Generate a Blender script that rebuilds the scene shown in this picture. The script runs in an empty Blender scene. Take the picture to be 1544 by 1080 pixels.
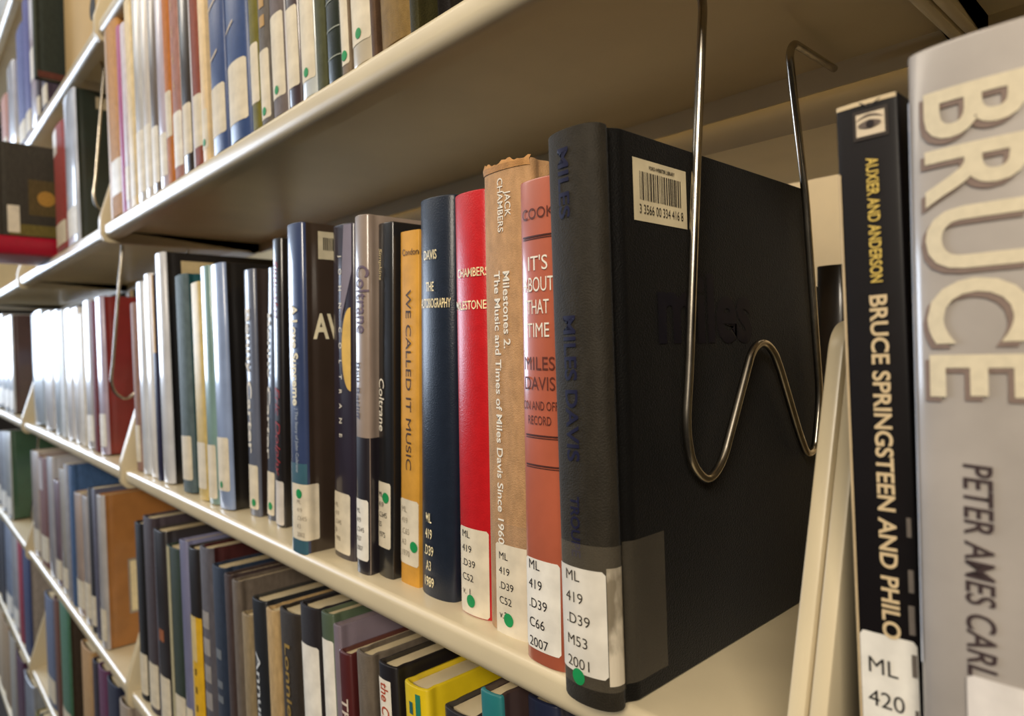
import bpy, bmesh, math, random
from mathutils import Vector, Matrix

random.seed(7)
scn = bpy.context.scene
COL = scn.collection

# ------------------------------------------------------------------ camera
F_PX = 1014.9
CAM = Vector((0.0, -0.225, 0.0))
R = Matrix(((0.67874034, 0.00144721, 0.73437691),
            (0.73412863, 0.0247384, -0.67855962),
            (-0.01914932, 0.99969291, 0.01572851)))
cd = bpy.data.cameras.new('camera'); cam = bpy.data.objects.new('camera', cd); COL.objects.link(cam)
cam.matrix_world = Matrix.Translation(CAM) @ R.to_4x4()
cd.sensor_width = 36.0; cd.lens = F_PX / 1544 * 36.0
cd.clip_start = 0.01; cd.clip_end = 50
cd.dof.use_dof = True; cd.dof.focus_distance = 0.345; cd.dof.aperture_fstop = 9.0
scn.camera = cam

# ------------------------------------------------------------------ light
scn.view_settings.view_transform = 'Standard'; scn.view_settings.look = 'None'
scn.view_settings.gamma = 1.0; scn.view_settings.use_curve_mapping = False
scn.view_settings.exposure = 0.0
w = bpy.data.worlds.new('room_light'); scn.world = w; w.use_nodes = True
bg = w.node_tree.nodes['Background']; bg.inputs[0].default_value = (1.0, 0.88, 0.72, 1); bg.inputs[1].default_value = 0.015

def area(name, loc, target, sx, sy, power, col):
    d = bpy.data.lights.new(name, 'AREA'); d.shape = 'RECTANGLE'; d.size = sx; d.size_y = sy
    d.energy = power; d.color = col
    o = bpy.data.objects.new(name, d); COL.objects.link(o); o.location = loc
    o.rotation_euler = (Vector(target) - Vector(loc)).to_track_quat('-Z', 'Y').to_euler()
    return o
# daylight through a window at the far end of the aisle
area('window_daylight', (-4.3, -1.0, 0.45), (-1.0, -0.1, 0.0), 1.5, 1.2, 82, (0.70, 0.82, 1.0))
# fluorescent tubes above the aisles, and an added low key light
area('ceiling_or_key_light', (-1.6, -0.95, 1.4), (-1.5, -0.3, 0.0), 2.4, 0.35, 12, (1.0, 0.88, 0.72))
area('ceiling_or_key_light', (-0.3, 1.0, 1.45), (-0.3, 1.0, 0.0), 1.2, 0.3, 12, (1.0, 0.88, 0.70))
area('ceiling_or_key_light', (0.75, -1.45, 0.95), (-0.15, 0.0, -0.05), 1.0, 0.5, 45, (1.0, 0.88, 0.72))  # added key light low at front right, brightens the near spines

# ------------------------------------------------------------------ places from image pixels
# sight lines through image pixels from a fixed copy of the camera pose; they turn a pixel into a
# point on a real plane of the shelving (front plane, shelf top, side of a book). Moving the camera above does not move these places.
CAM_COPY = Vector((0.0, -0.225, 0.0))
CAM_COPY_R = Matrix(((0.67874034, 0.00144721, 0.73437691), (0.73412863, 0.0247384, -0.67855962), (-0.01914932, 0.99969291, 0.01572851)))
def ray(x, y): return CAM_COPY_R @ Vector((x - 772.0, 540.0 - y, -1014.9))
def on_y(x, y, Y=0.0):
    d = ray(x, y); return CAM_COPY + d * ((Y - CAM_COPY.y) / d.y)
def on_z(x, y, Z):
    d = ray(x, y); return CAM_COPY + d * ((Z - CAM_COPY.z) / d.z)

# ------------------------------------------------------------------ materials
def lin(c):
    def f(v):
        v /= 255.0
        return v / 12.92 if v <= 0.04045 else ((v + 0.055) / 1.055) ** 2.4
    return (f(c[0]), f(c[1]), f(c[2]), 1.0)

_mats = {}
def mat(kind, c, c2=None):
    key = (kind, tuple(c), tuple(c2) if c2 else None)
    if key in _mats: return _mats[key]
    m = bpy.data.materials.new(kind + '_%d_%d_%d' % tuple(c)); m.use_nodes = True
    nt = m.node_tree; N = nt.nodes; L = nt.links
    b = N['Principled BSDF']; col = lin(c)
    tc = N.new('ShaderNodeTexCoord')
    def noise(scale, detail=3.0, vec=None, sc=None):
        n = N.new('ShaderNodeTexNoise'); n.inputs['Scale'].default_value = scale; n.inputs['Detail'].default_value = detail
        v = tc.outputs['Object']
        if sc:
            mp = N.new('ShaderNodeMapping'); mp.inputs['Scale'].default_value = sc
            L.new(v, mp.inputs['Vector']); v = mp.outputs['Vector']
        L.new(v, n.inputs['Vector']); return n
    def mix(fac_out, a, bb, lo=0.35, hi=0.65):
        r = N.new('ShaderNodeValToRGB'); r.color_ramp.elements[0].position = lo; r.color_ramp.elements[1].position = hi
        r.color_ramp.elements[0].color = a; r.color_ramp.elements[1].color = bb
        L.new(fac_out, r.inputs['Fac']); L.new(r.outputs['Color'], b.inputs['Base Color']); return r
    def bump(out, strength, dist):
        bp = N.new('ShaderNodeBump'); bp.inputs['Strength'].default_value = strength; bp.inputs['Distance'].default_value = dist
        L.new(out, bp.inputs['Height']); L.new(bp.outputs['Normal'], b.inputs['Normal'])
    def shade(k): return (min(1, col[0] * k), min(1, col[1] * k), min(1, col[2] * k), 1)
    if kind == 'cloth':
        n = noise(220, 4, sc=(1, 1, 0.45)); mix(n.outputs['Fac'], shade(0.87), shade(1.12))
        n2 = noise(1300, 2); bump(n2.outputs['Fac'], 0.5, 0.0007)
        b.inputs['Roughness'].default_value = 0.62
        b.inputs['Specular IOR Level'].default_value = 0.15
        b.inputs['Sheen Weight'].default_value = 0.06; b.inputs['Sheen Roughness'].default_value = 0.4
    elif kind == 'buckram':
        n = noise(160, 4); mix(n.outputs['Fac'], shade(0.94), shade(1.06))
        n2 = noise(1100, 2); bump(n2.outputs['Fac'], 0.3, 0.0005)
        b.inputs['Roughness'].default_value = 0.34; b.inputs['Specular IOR Level'].default_value = 0.35
        b.inputs['Coat Weight'].default_value = 0.1; b.inputs['Coat Roughness'].default_value = 0.3
    elif kind == 'jacket':
        n = noise(30, 4); mix(n.outputs['Fac'], shade(0.9), shade(1.1))
        n2 = noise(60, 2, sc=(1, 1, 0.15)); bump(n2.outputs['Fac'], 0.12, 0.002)
        b.inputs['Roughness'].default_value = 0.4
        b.inputs['Coat Weight'].default_value = 0.85; b.inputs['Coat Roughness'].default_value = 0.14
    elif kind == 'paper':
        n = noise(80, 5); mix(n.outputs['Fac'], shade(0.9), shade(1.08))
        b.inputs['Roughness'].default_value = 0.5; b.inputs['Specular IOR Level'].default_value = 0.25
        b.inputs['Coat Weight'].default_value = 0.05; b.inputs['Coat Roughness'].default_value = 0.3
    elif kind == 'worn_label':
        n = noise(55, 6, sc=(1, 1, 0.6)); mix(n.outputs['Fac'], lin((118, 108, 90)), col, 0.40, 0.55)
        b.inputs['Roughness'].default_value = 0.5
    elif kind == 'pages':
        wv = N.new('ShaderNodeTexWave'); wv.bands_direction = 'X'; wv.inputs['Scale'].default_value = 700
        wv.inputs['Distortion'].default_value = 1.5
        L.new(tc.outputs['Object'], wv.inputs['Vector']); mix(wv.outputs['Fac'], shade(0.72), shade(1.05), 0.2, 0.8)
        b.inputs['Roughness'].default_value = 0.8
    elif kind == 'metal':
        n = noise(14, 3); mix(n.outputs['Fac'], shade(0.95), shade(1.04))
        n2 = noise(700, 2); bump(n2.outputs['Fac'], 0.05, 0.0005)
        b.inputs['Roughness'].default_value = 0.36
        b.inputs['Coat Weight'].default_value = 0.25; b.inputs['Coat Roughness'].default_value = 0.25
    elif kind == 'chrome':
        n = noise(120, 3); mix(n.outputs['Fac'], shade(0.85), shade(1.1))
        b.inputs['Metallic'].default_value = 1.0; b.inputs['Roughness'].default_value = 0.24
    elif kind == 'ink':
        b.inputs['Base Color'].default_value = col; b.inputs['Roughness'].default_value = 0.5; b.inputs['Specular IOR Level'].default_value = 0.2
        n = noise(400, 2); mix(n.outputs['Fac'], shade(0.95), shade(1.03))
    elif kind == 'foil':
        n = noise(600, 3); mix(n.outputs['Fac'], shade(0.6), shade(1.15), 0.3, 0.55)
        b.inputs['Roughness'].default_value = 0.45
    elif kind == 'twotone':       # one vertical change of cloth colour across a spine
        n = noise(120, 3); r = mix(n.outputs['Fac'], col, lin(c2))
        b.inputs['Roughness'].default_value = 0.5
    elif kind == 'plastic':
        b.inputs['Base Color'].default_value = col
        n = noise(50, 3); mix(n.outputs['Fac'], shade(0.9), shade(1.1))
        b.inputs['Roughness'].default_value = 0.18; b.inputs['Alpha'].default_value = 0.09
    elif kind == 'wall':
        n = noise(6, 5); mix(n.outputs['Fac'], shade(0.94), shade(1.05)); b.inputs['Roughness'].default_value = 0.85
    elif kind == 'carpet':
        n = noise(300, 4); mix(n.outputs['Fac'], shade(0.7), shade(1.3)); b.inputs['Roughness'].default_value = 0.95
    _mats[key] = m
    return m

LABEL = mat('paper', (214, 204, 182)); LABELW = mat('paper', (226, 222, 212))
INK = mat('ink', (38, 34, 32)); GREEN = mat('paper', (28, 140, 78))
PAGES = mat('pages', (205, 188, 150)); PAGEW = mat('pages', (216, 204, 174))
CREAM = mat('metal', (206, 192, 160)); CHROME = mat('chrome', (190, 182, 168))

# ------------------------------------------------------------------ object helpers
def link_mesh(name, bm, mats, parent=None, smooth=35):
    me = bpy.data.meshes.new(name)
    bmesh.ops.recalc_face_normals(bm, faces=bm.faces[:])
    bm.to_mesh(me); bm.free()
    for m in (mats if isinstance(mats, (list, tuple)) else [mats]): me.materials.append(m)
    if smooth:
        for p in me.polygons: p.use_smooth = True
        me.set_sharp_from_angle(angle=math.radians(smooth))
    o = bpy.data.objects.new(name, me); COL.objects.link(o)
    if parent: o.parent = parent
    return o

def thing(name, label, cat, loc=(0, 0, 0), rot=(0, 0, 0), group=None):
    o = bpy.data.objects.new(name, None); COL.objects.link(o); o.empty_display_size = 0.02
    o.location = loc; o.rotation_euler = rot; o['label'] = label; o['category'] = cat
    if group: o['group'] = group
    return o

def add_box(bm, x0, x1, y0, y1, z0, z1, bevel=0.0):
    vs = [bm.verts.new((x, y, z)) for x in (x0, x1) for y in (y0, y1) for z in (z0, z1)]
    fs = [(0, 1, 3, 2), (4, 6, 7, 5), (0, 4, 5, 1), (2, 3, 7, 6), (0, 2, 6, 4), (1, 5, 7, 3)]
    faces = [bm.faces.new([vs[i] for i in f]) for f in fs]
    if bevel:
        es = set(e for f in faces for e in f.edges)
        bmesh.ops.bevel(bm, geom=list(es), offset=bevel, segments=2, affect='EDGES', profile=0.5)

def add_extrude_x(bm, prof, x0, x1):
    """closed (y,z) outline drawn out along X"""
    a = [bm.verts.new((x0, p[0], p[1])) for p in prof]; b = [bm.verts.new((x1, p[0], p[1])) for p in prof]
    n = len(prof)
    for i in range(n):
        j = (i + 1) % n; bm.faces.new((a[i], a[j], b[j], b[i]))
    f1 = bm.faces.new(a); f2 = bm.faces.new(b[::-1])
    bmesh.ops.triangulate(bm, faces=[f1, f2])

def fillet(pts, r, seg=7):
    out = [Vector(pts[0])]
    for i in range(1, len(pts) - 1):
        p = Vector(pts[i]); a = Vector(pts[i - 1]) - p; b = Vector(pts[i + 1]) - p
        rr = r[i] if isinstance(r, (list, tuple)) else r
        rr = min(rr, a.length * 0.49, b.length * 0.49)
        A = p + a.normalized() * rr; B = p + b.normalized() * rr
        for k in range(seg + 1):
            t = k / seg; out.append(A * (1 - t) ** 2 + p * 2 * t * (1 - t) + B * t * t)
    out.append(Vector(pts[-1])); return out

def add_tube(bm, pts, r, n=12):
    rings = []; up = Vector((1, 0, 0)); prev = None
    for i, p in enumerate(pts):
        t = (pts[min(i + 1, len(pts) - 1)] - pts[max(i - 1, 0)]).normalized()
        if prev is None:
            u = t.orthogonal().normalized()
        else:
            u = (prev - t * prev.dot(t)).normalized()
        prev = u; v = t.cross(u)
        rings.append([bm.verts.new(p + (u * math.cos(2 * math.pi * k / n) + v * math.sin(2 * math.pi * k / n)) * r) for k in range(n)])
    for a, b in zip(rings, rings[1:]):
        for k in range(n): bm.faces.new((a[k], a[(k + 1) % n], b[(k + 1) % n], b[k]))
    bm.faces.new(rings[0][::-1]); bm.faces.new(rings[-1])

# ------------------------------------------------------------------ books
class Shape:
    """horizontal outline of a cover, from back-left round the spine to back-right"""
    def __init__(s, w, d, bulge, joint, t):
        s.w, s.d, s.b, s.t = w, d, bulge, t
        pts = []
        nb = 22
        arc = []
        for k in range(nb + 1):
            a = -math.pi / 2 + math.pi * k / nb
            q = math.sin(a)
            y = bulge * (1 - max(0.0, math.cos(a)) ** 0.8)
            arc.append((w / 2 + q * w / 2, y))
        g = joint
        side = []
        if g > 0:
            for yy, off in ((0.0008, 0.0), (0.0018, g * 0.15), (0.0030, g * 0.5), (0.0042, g * 0.88), (0.0052, g), (0.0064, g * 0.88), (0.0080, g * 0.5), (0.0098, g * 0.15), (0.0115, 0.0), (0.013, 0.0)):
                side.append((off, bulge + yy))
        else:
            side.append((0.0, bulge + 0.004))
        left = [(0.0, d), (0.0, d * 0.6), (0.0, d * 0.3)] + [(o, y) for o, y in reversed(side)]
        right = [(w - x, y) for x, y in reversed(left)]
        s.pts = [Vector((x, y)) for x, y in left + arc + right]
        s.nrm = []
        for i in range(len(s.pts)):
            t_ = (s.pts[min(i + 1, len(s.pts) - 1)] - s.pts[max(i - 1, 0)]).normalized()
            s.nrm.append(Vector((t_.y, -t_.x)))     # outward
        s.cum = [0.0]
        for a, b in zip(s.pts, s.pts[1:]): s.cum.append(s.cum[-1] + (b - a).length)
        mid = s.cum[len(left) + nb // 2]
        s.cum = [c - mid for c in s.cum]
    def at(s, q, eps=0.0):
        for i in range(len(s.cum) - 1):
            if q <= s.cum[i + 1] or i == len(s.cum) - 2:
                f = (q - s.cum[i]) / (s.cum[i + 1] - s.cum[i])
                p = s.pts[i].lerp(s.pts[i + 1], f); n = s.nrm[i].lerp(s.nrm[i + 1], f).normalized()
                return p + n * eps

def cover_bm(sh, h, nz=1):
    bm = bmesh.new(); t = sh.t
    e = min(0.0009, t * 0.45)
    def ring(z, off):
        return [bm.verts.new((p.x + n.x * off, p.y + n.y * off, z)) for p, n in zip(sh.pts, sh.nrm)]
    outs = [ring(0, -e), ring(e * 0.4, -e * 0.3), ring(e * 1.2, 0), ring(h - e * 1.2, 0), ring(h - e * 0.4, -e * 0.3), ring(h, -e)]
    ins = [ring(0, -t + e * .5), ring(h, -t + e * .5)]
    n = len(sh.pts)
    def strip(a, b):
        for i in range(n - 1): bm.faces.new((a[i], a[i + 1], b[i + 1], b[i]))
    for a, b in zip(outs, outs[1:]): strip(a, b)
    strip(outs[-1], ins[1]); strip(ins[1], ins[0]); strip(ins[0], outs[0])
    for k in (0, -1):
        loop = [o[k] for o in outs] + [ins[1][k], ins[0][k]]
        bm.faces.new(loop if k == 0 else loop[::-1])
    return bm

def patch_bm(sh, s0, s1, z0, z1, eps=0.00025, th=0.0, corner=0.0, n=18, m=1):
    """sheet lying on the cover between arc lengths s0..s1, corners rounded"""
    bm = bmesh.new()
    cols = []
    for k in range(n + 1):
        s = s0 + (s1 - s0) * k / n; c = 0.0
        if corner > 0:
            dd = min(s - s0, s1 - s)
            if dd < corner: c = corner - math.sqrt(max(0, corner ** 2 - (corner - dd) ** 2))
        p = sh.at(s, eps)
        cols.append([bm.verts.new((p.x, p.y, z)) for z in (z0 + c, z1 - c)])
    for a, b in zip(cols, cols[1:]): bm.faces.new((a[0], b[0], b[1], a[1]))
    return bm

def disc_bm(sh, s, z, r, eps=0.0007):
    bm = bmesh.new(); vs = []
    p = sh.at(s, eps + 0.0001); c = bm.verts.new((p.x, p.y, z))
    for k in range(20):
        a = 2 * math.pi * k / 20; p = sh.at(s + r * math.cos(a), eps); vs.append(bm.verts.new((p.x, p.y, z + r * math.sin(a))))
    for k in range(20): bm.faces.new((c, vs[k], vs[(k + 1) % 20]))
    return bm

_font = {}
def text_mesh(body, weight, spacing, line, align):
    key = (body, weight, spacing, line, align)
    if key not in _font:
        cu = bpy.data.curves.new('lettering', 'FONT'); cu.body = body; cu.size = 1.0
        cu.offset = weight; cu.space_character = spacing; cu.space_line = line; cu.align_x = align; cu.align_y = 'CENTER'
        cu.resolution_u = 4
        o = bpy.data.objects.new('lettering', cu); COL.objects.link(o)
        dg = bpy.context.evaluated_depsgraph_get(); me = bpy.data.meshes.new_from_object(o.evaluated_get(dg))
        bpy.data.objects.remove(o); bpy.data.curves.remove(cu)
        _font[key] = me
    return _font[key]

def text_on(name, parent, sh, body, size, s, z, m, down=False, weight=0.0, sx=1.0, spacing=1.0, line=1.0, align='CENTER', eps=0.0006, shear=0.0, fit=None):
    """lettering laid on the cover; down=True reads from top to bottom"""
    bm = bmesh.new(); bm.from_mesh(text_mesh(body, weight, spacing, line, align))
    xs = [v.co.x for v in bm.verts]
    if not xs: return None
    if fit: sx = fit / ((max(xs) - min(xs)) * size)
    for v in bm.verts:
        x, y = (v.co.x + shear * v.co.y) * size * sx, v.co.y * size
        v.co = Vector((s + y, z - x, 0)) if down else Vector((s + x, z + y, 0))
    ss = [v.co.x for v in bm.verts]; lo, hi = min(ss), max(ss)
    k = 0; step = max(0.0012, size * 0.11)
    bmesh.ops.triangulate(bm, faces=bm.faces[:]); bmesh.ops.remove_doubles(bm, verts=bm.verts[:], dist=2e-6)
    q = lo + step
    while q < hi and k < 90:
        bmesh.ops.bisect_plane(bm, geom=bm.verts[:] + bm.edges[:] + bm.faces[:], plane_co=(q, 0, 0), plane_no=(1, 0, 0))
        q += step; k += 1
    for v in bm.verts:
        p = sh.at(v.co.x, eps); v.co = Vector((p.x, p.y, v.co.y))
    return link_mesh(name, bm, m, parent, smooth=0)

def sub(name, parent, bm, m, label=None):
    o = link_mesh(name, bm, m, parent)
    if label: o['label'] = label
    return o

def book(name, label, x, y, z, w, h, d=0.165, lean=0.0, yaw=0.0, style='jacket', col=(120, 120, 120), face=None,
         bulge=None, joint=None, pages=PAGES, group=None, cat='book'):
    """a book standing at its left spine corner; x right along the shelf, y into the shelf"""
    root = thing(name, label, cat, (x, y, z), (0, -lean, yaw), group)
    hard = style in ('cloth', 'buckram', 'jacket')
    if bulge is None: bulge = min(0.006, 0.18 * w) if hard else min(0.0022, w * 0.12)
    if joint is None: joint = 0.0013 if style in ('cloth', 'buckram') else (0.0007 if hard else 0.0)
    if w < 0.012: joint = min(joint, 0.0005)
    t = min(0.0026, w * 0.16) if hard else min(0.0006, w * 0.1)
    sh = Shape(w, d, bulge, joint, t)
    mats = [mat(style if style != 'soft' else 'paper', col)]
    bm = cover_bm(sh, h)
    if face:
        mats.append(mat(style if style != 'soft' else 'paper', face))
        for f in bm.faces:
            c = f.calc_center_median()
            if c.y > bulge + 0.001: f.material_index = 1
    link_mesh('cover', bm, mats, root)
    q = 0.003 if hard else 0.0004
    bm = bmesh.new()
    add_box(bm, t + 0.0001, w - t - 0.0001, bulge * 0.9 + t + 0.0006, d - (0.003 if hard else 0.0006), q, h - q)
    link_mesh('pages', bm, pages, root, smooth=0)
    return root, sh

def spine_label(root, sh, h, z0, z1, text=None, m=None, dot=None, s0=None, s1=None, size=0.0068, corner=0.0015, ink=None, tx=None, line=1.35, sx=0.85, tz=0.0):
    half = sh.w * 0.5
    if s0 is None: s0 = -half * 0.92
    if s1 is None: s1 = half * 0.92
    lb = sub('spine_label', root, patch_bm(sh, s0, s1, z0, z1, 0.0003, corner=corner), m or LABEL)
    if text:
        o = text_on('call_number', lb, sh, text, size, tx if tx is not None else (s0 + (s1 - s0) * 0.12), (z0 + z1) / 2 + tz, ink or INK, align='LEFT', line=line, sx=sx, eps=0.00055)
    if dot: sub('dot_sticker', root, disc_bm(sh, dot[0], dot[1], dot[2] if len(dot) > 2 else 0.0032), GREEN, 'round green sticker')
    return lb

# ------------------------------------------------------------------ shelving
J = [-0.1005, -1.012, -1.923, -2.834]
JU = -1.090     # the upper shelves join a little farther along
ZU4, ZU2, ZU, ZM, ZL, ZL2, ZL3 = 0.85, 0.467, 0.1845, -0.153, -0.449, -0.730, -1.02
DEEP = 0.222

def deck_profile(front=0.0):
    p = []
    r = 0.0045
    for k in range(7):                      # rounded top front edge
        a = math.pi / 2 * k / 6; p.append((front + r - r * math.sin(a), -r + r * math.cos(a)))
    r2 = 0.0085
    for k in range(7):                      # rounded lower edge
        a = math.pi / 2 * k / 6; p.append((front + r2 - r2 * math.cos(a), -0.0195 + r2 - r2 * math.sin(a)))
    p += [(front + 0.019, -0.0195), (front + 0.0192, -0.0185), (front + 0.006, -0.0182)]
    p += [(front + 0.0035, -0.016), (front + 0.003, -0.0085), (front + 0.0195, -0.0078)]
    p += [(DEEP - 0.0015, -0.0078), (DEEP - 0.0015, -0.023), (DEEP, -0.023), (DEEP, -0.0005), (DEEP - 0.0008, 0.0)]
    return p

def bracket_outline(top=0.161):
    # (y, z) of an end bracket: low and forward at the lip, rising back to a rounded top
    pts = [(-0.0042, -0.016), (-0.0035, 0.010), (0.0225, 0.098), (0.0395, top - 0.006), (0.0475, top), (0.200, top), (0.2135, top - 0.004), (0.2135, -0.021), (0.185, -0.022), (0.012, -0.026), (0.002, -0.0255)]
    v = [Vector((0, a, b)) for a, b in pts]
    v = v + [v[0], v[1]]
    f = fillet([v[-2]] + v[1:-2] + [v[0]], [0, .004, .02, .01, .006, .006, .004, .004, .006, .006, .004, .0], 5)
    out = []
    for q in f:
        if not out or (Vector((q.y, q.z)) - Vector(out[-1])).length > 1e-5: out.append((q.y, q.z))
    if (Vector(out[0]) - Vector(out[-1])).length < 1e-5: out.pop()
    return out

def plate_bm(prof, x0, x1, e=0.0012):
    """plate with rolled edges, drawn along X"""
    bm = bmesh.new(); n = len(prof)
    c = Vector((sum(p[0] for p in prof) / n, sum(p[1] for p in prof) / n))
    nr = []
    for i in range(n):
        t = (Vector(prof[(i + 1) % n]) - Vector(prof[i - 1])).normalized(); nr.append(Vector((t.y, -t.x)))
    area2 = sum(prof[i][0] * prof[(i + 1) % n][1] - prof[(i + 1) % n][0] * prof[i][1] for i in range(n))
    if area2 < 0: nr = [-q for q in nr]
    rings = []
    for x, o in ((x0, -e), (x0 + e * .3, -e * .3), (x0 + e, 0), (x1 - e, 0), (x1 - e * .3, -e * .3), (x1, -e)):
        rings.append([bm.verts.new((x, p[0] + q.x * o, p[1] + q.y * o)) for p, q in zip(prof, nr)])
    for a, b in zip(rings, rings[1:]):
        for i in range(n): bm.faces.new((a[i], a[(i + 1) % n], b[(i + 1) % n], b[i]))
    f = [bm.faces.new(rings[0]), bm.faces.new(rings[-1][::-1])]
    bmesh.ops.triangulate(bm, faces=f)
    return bm

def shelf(x0, x1, z, label):
    root = thing('shelf', label, 'shelf', (x0, 0, z), group=None)
    L_ = x1 - x0
    bm = bmesh.new(); add_extrude_x(bm, deck_profile(), 0.0072, L_ - 0.0072)
    link_mesh('deck', bm, CREAM, root, smooth=30)
    ol = bracket_outline()
    link_mesh('end_bracket', plate_bm(ol, 0.0006, 0.0068), CREAM, root, smooth=40)
    link_mesh('end_bracket', plate_bm(ol, L_ - 0.0068, L_ - 0.0006), CREAM, root, smooth=40)
    return root

names = {ZU4: 'topmost shelf at the upper left corner', ZU2: 'second shelf from the top, with blue books', ZU: 'upper shelf, above the black book',
         ZM: 'middle shelf carrying the red book', ZL: 'lower shelf under the red book', ZL2: 'shelf below the yellow spine book', ZL3: 'bottommost shelf in the left corner'}
for z in (ZU4, ZU2, ZU, ZM, ZL, ZL2, ZL3):
    if z in (ZU4, ZU2, ZU, ZM, ZL): shelf(J[0], J[0] + 0.91, z, 'cream metal shelf, nearest bay, %s' % names[z])  # upper two are unseen here, added to keep lamp light off the back
    j1 = JU if z > 0 else J[1]
    shelf(j1, J[0], z, 'cream metal shelf, main bay, %s' % names[z])
    shelf(J[2], j1, z, 'cream metal shelf, second bay from the right, %s' % names[z])
    shelf(J[3], J[2], z, 'cream metal shelf, farthest bay, %s' % names[z])

for i, x in enumerate(J):
    bm = bmesh.new(); add_box(bm, x - 0.016, x + 0.016, DEEP + 0.0015, DEEP + 0.0110, -1.45, 1.1, 0.002)
    for k in range(24):
        z = -1.0 + k * 0.08; add_box(bm, x - 0.004, x + 0.004, DEEP + 0.0008, DEEP + 0.0016, z, z + 0.03)
    o = link_mesh('shelving_upright', bm, CREAM); o['category'] = 'shelf post'
    o['label'] = 'cream slotted steel post behind the shelves, %s' % ['beside the two rock biography spines', 'behind the plain red cover', 'behind the far pale books', 'at the farthest bay'][i]

# shelves of the other side, seen through the gap at the back
def back_shelf(x0, x1, z, label):
    bm = bmesh.new()
    add_extrude_x(bm, [(0.262, z), (0.262, z - 0.005), (0.234, z - 0.005), (0.234, z - 0.029), (0.2355, z - 0.029), (0.2355, z - 0.0065), (0.47, z - 0.0065), (0.47, z)], x0, x1)
    o = link_mesh('back_shelf', bm, CREAM, smooth=30); o['label'] = label; o['category'] = 'shelf'
back_shelf(J[1] + .003, J[0] - .003, 0.172, 'cream shelf of the opposite side, glimpsed behind the black book')
back_shelf(J[0] + .003, J[0] + 0.9, 0.172, 'cream shelf of the opposite side, behind the big silver spine')
back_shelf(J[1] + .003, J[0] - .003, -0.168, 'cream lower shelf of the opposite side, behind the red book')

# room shell
def struct(name, b, m):
    bm = bmesh.new(); add_box(bm, *b); o = link_mesh(name, bm, m, smooth=0); o['kind'] = 'structure'; return o
struct('floor', (-6, 3, -3, 2.6, -1.5, -1.45), mat('carpet', (48, 44, 42)))
struct('ceiling', (-6, 3, -3, 2.6, 1.65, 1.7), mat('wall', (235, 228, 214)))
struct('wall_back', (-6, 3, 1.5, 1.56, -1.45, 1.65), mat('wall', (214, 192, 152)))

# ------------------------------------------------------------------ wire book supports
def wire(label, dx, dz, dy=0.0, hook=True):
    X = -0.1716
    pts = [(0.020, 0.1705), (0.057, 0.1705), (0.0605, 0.160), (0.0530, 0.086), (0.0440, -0.013), (0.0405, -0.038), (0.0450, -0.0560), (0.0590, -0.0660), (0.0720, -0.0580),
           (0.0930, -0.0210), (0.1030, -0.0035), (0.1145, 0.0010), (0.1260, -0.0040), (0.1335, -0.0140), (0.1560, -0.0520), (0.1665, -0.0660), (0.1775, -0.0640), (0.1850, -0.0340),
           (0.1690, 0.083), (0.1530, 0.148), (0.1500, 0.162), (0.1550, 0.1695), (0.2120, 0.1700)]
    if not hook: pts = pts[1:]
    v = [Vector((0, a, b)) for a, b in pts]
    bm = bmesh.new(); add_tube(bm, fillet(v, 0.011, 6), 0.0022, 12)
    o = link_mesh('wire_book_support', bm, CHROME, smooth=60)
    o.location = (X + dx, dy, dz); o['label'] = label; o['category'] = 'book support'
    return o
wire('bent wire book support pressed against the large black book', 0, 0)
wire('wire book support hanging in front of the plain red cover', -1.112 + 0.1716, 0, dy=-0.031, hook=False)
wire('wire book support against the dark green cover on the upper shelf', -1.192 + 0.1716, ZU2 - ZU, dy=-0.031, hook=False)
wire('wire book support beside the green cover at the far left edge', -1.93 + 0.1716, ZM - ZU, dy=-0.031, hook=False)
# ------------------------------------------------------------------ near books on the middle shelf
def place(xb, yb, xt, yt, w, zs=ZM, Y=None, h=None, lean=None):
    p = on_z(xb, yb, zs)
    if Y is not None:
        q = on_y(xb, yb, Y); p = Vector((q.x, Y, zs))
    t = on_y(xt, yt, p.y)
    if h is None: h = t.z - zs
    if lean is None: lean = math.atan2(p.x - t.x, t.z - zs)
    return p.x, p.y, h, lean

class Near:
    def __init__(s, label, xb, yb, xt, yt, w, zs=ZM, Y=None, h=None, lean=None, group='books by the red book on the middle shelf', **kw):
        s.x, s.y, s.h, s.lean = place(xb, yb, xt, yt, w, zs, Y, h, lean)
        s.zs, s.w = zs, w
        s.root, s.sh = book('book', label, s.x, s.y, zs, w, s.h, lean=s.lean, group=group, **kw)
    def loc(s, px, py):                 # (across the spine, up the spine) of a spot seen in the photograph
        p = on_y(px, py, s.y); z = p.z - s.zs
        return (p.x - s.x) + z * math.tan(s.lean) - s.w / 2, z
    def z(s, px, py): return s.loc(px, py)[1]
    def text(s, name, body, px, py, size, m, **kw):
        q, z = s.loc(px, py); return text_on(name, s.root, s.sh, body, size, q, z, m, **kw)
    def label(s, top, bot, text=None, dot=None, **kw):
        if dot:
            q, z = s.loc(*dot[:2]); dot = (q, z) + tuple(dot[2:])
        return spine_label(s.root, s.sh, s.h, s.z(*bot), s.z(*top), text, dot=dot, **kw)
    def patch(s, name, px0, px1, py0, py1, m, eps=0.00025, **kw):
        xm = (px0 + px1) / 2
        s0 = s.loc(px0, (py0 + py1) / 2)[0]; s1 = s.loc(px1, (py0 + py1) / 2)[0]
        half = s.w / 2 * 1.05
        s0 = max(s0, -half); s1 = min(s1, half)
        return sub(name, s.root, patch_bm(s.sh, s0, s1, s.z(xm, py1), s.z(xm, py0), eps, **kw), m)

WHITE = mat('ink', (228, 222, 208)); CREAMINK = mat('ink', (222, 204, 160)); FOIL = mat('foil', (232, 216, 170))

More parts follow.
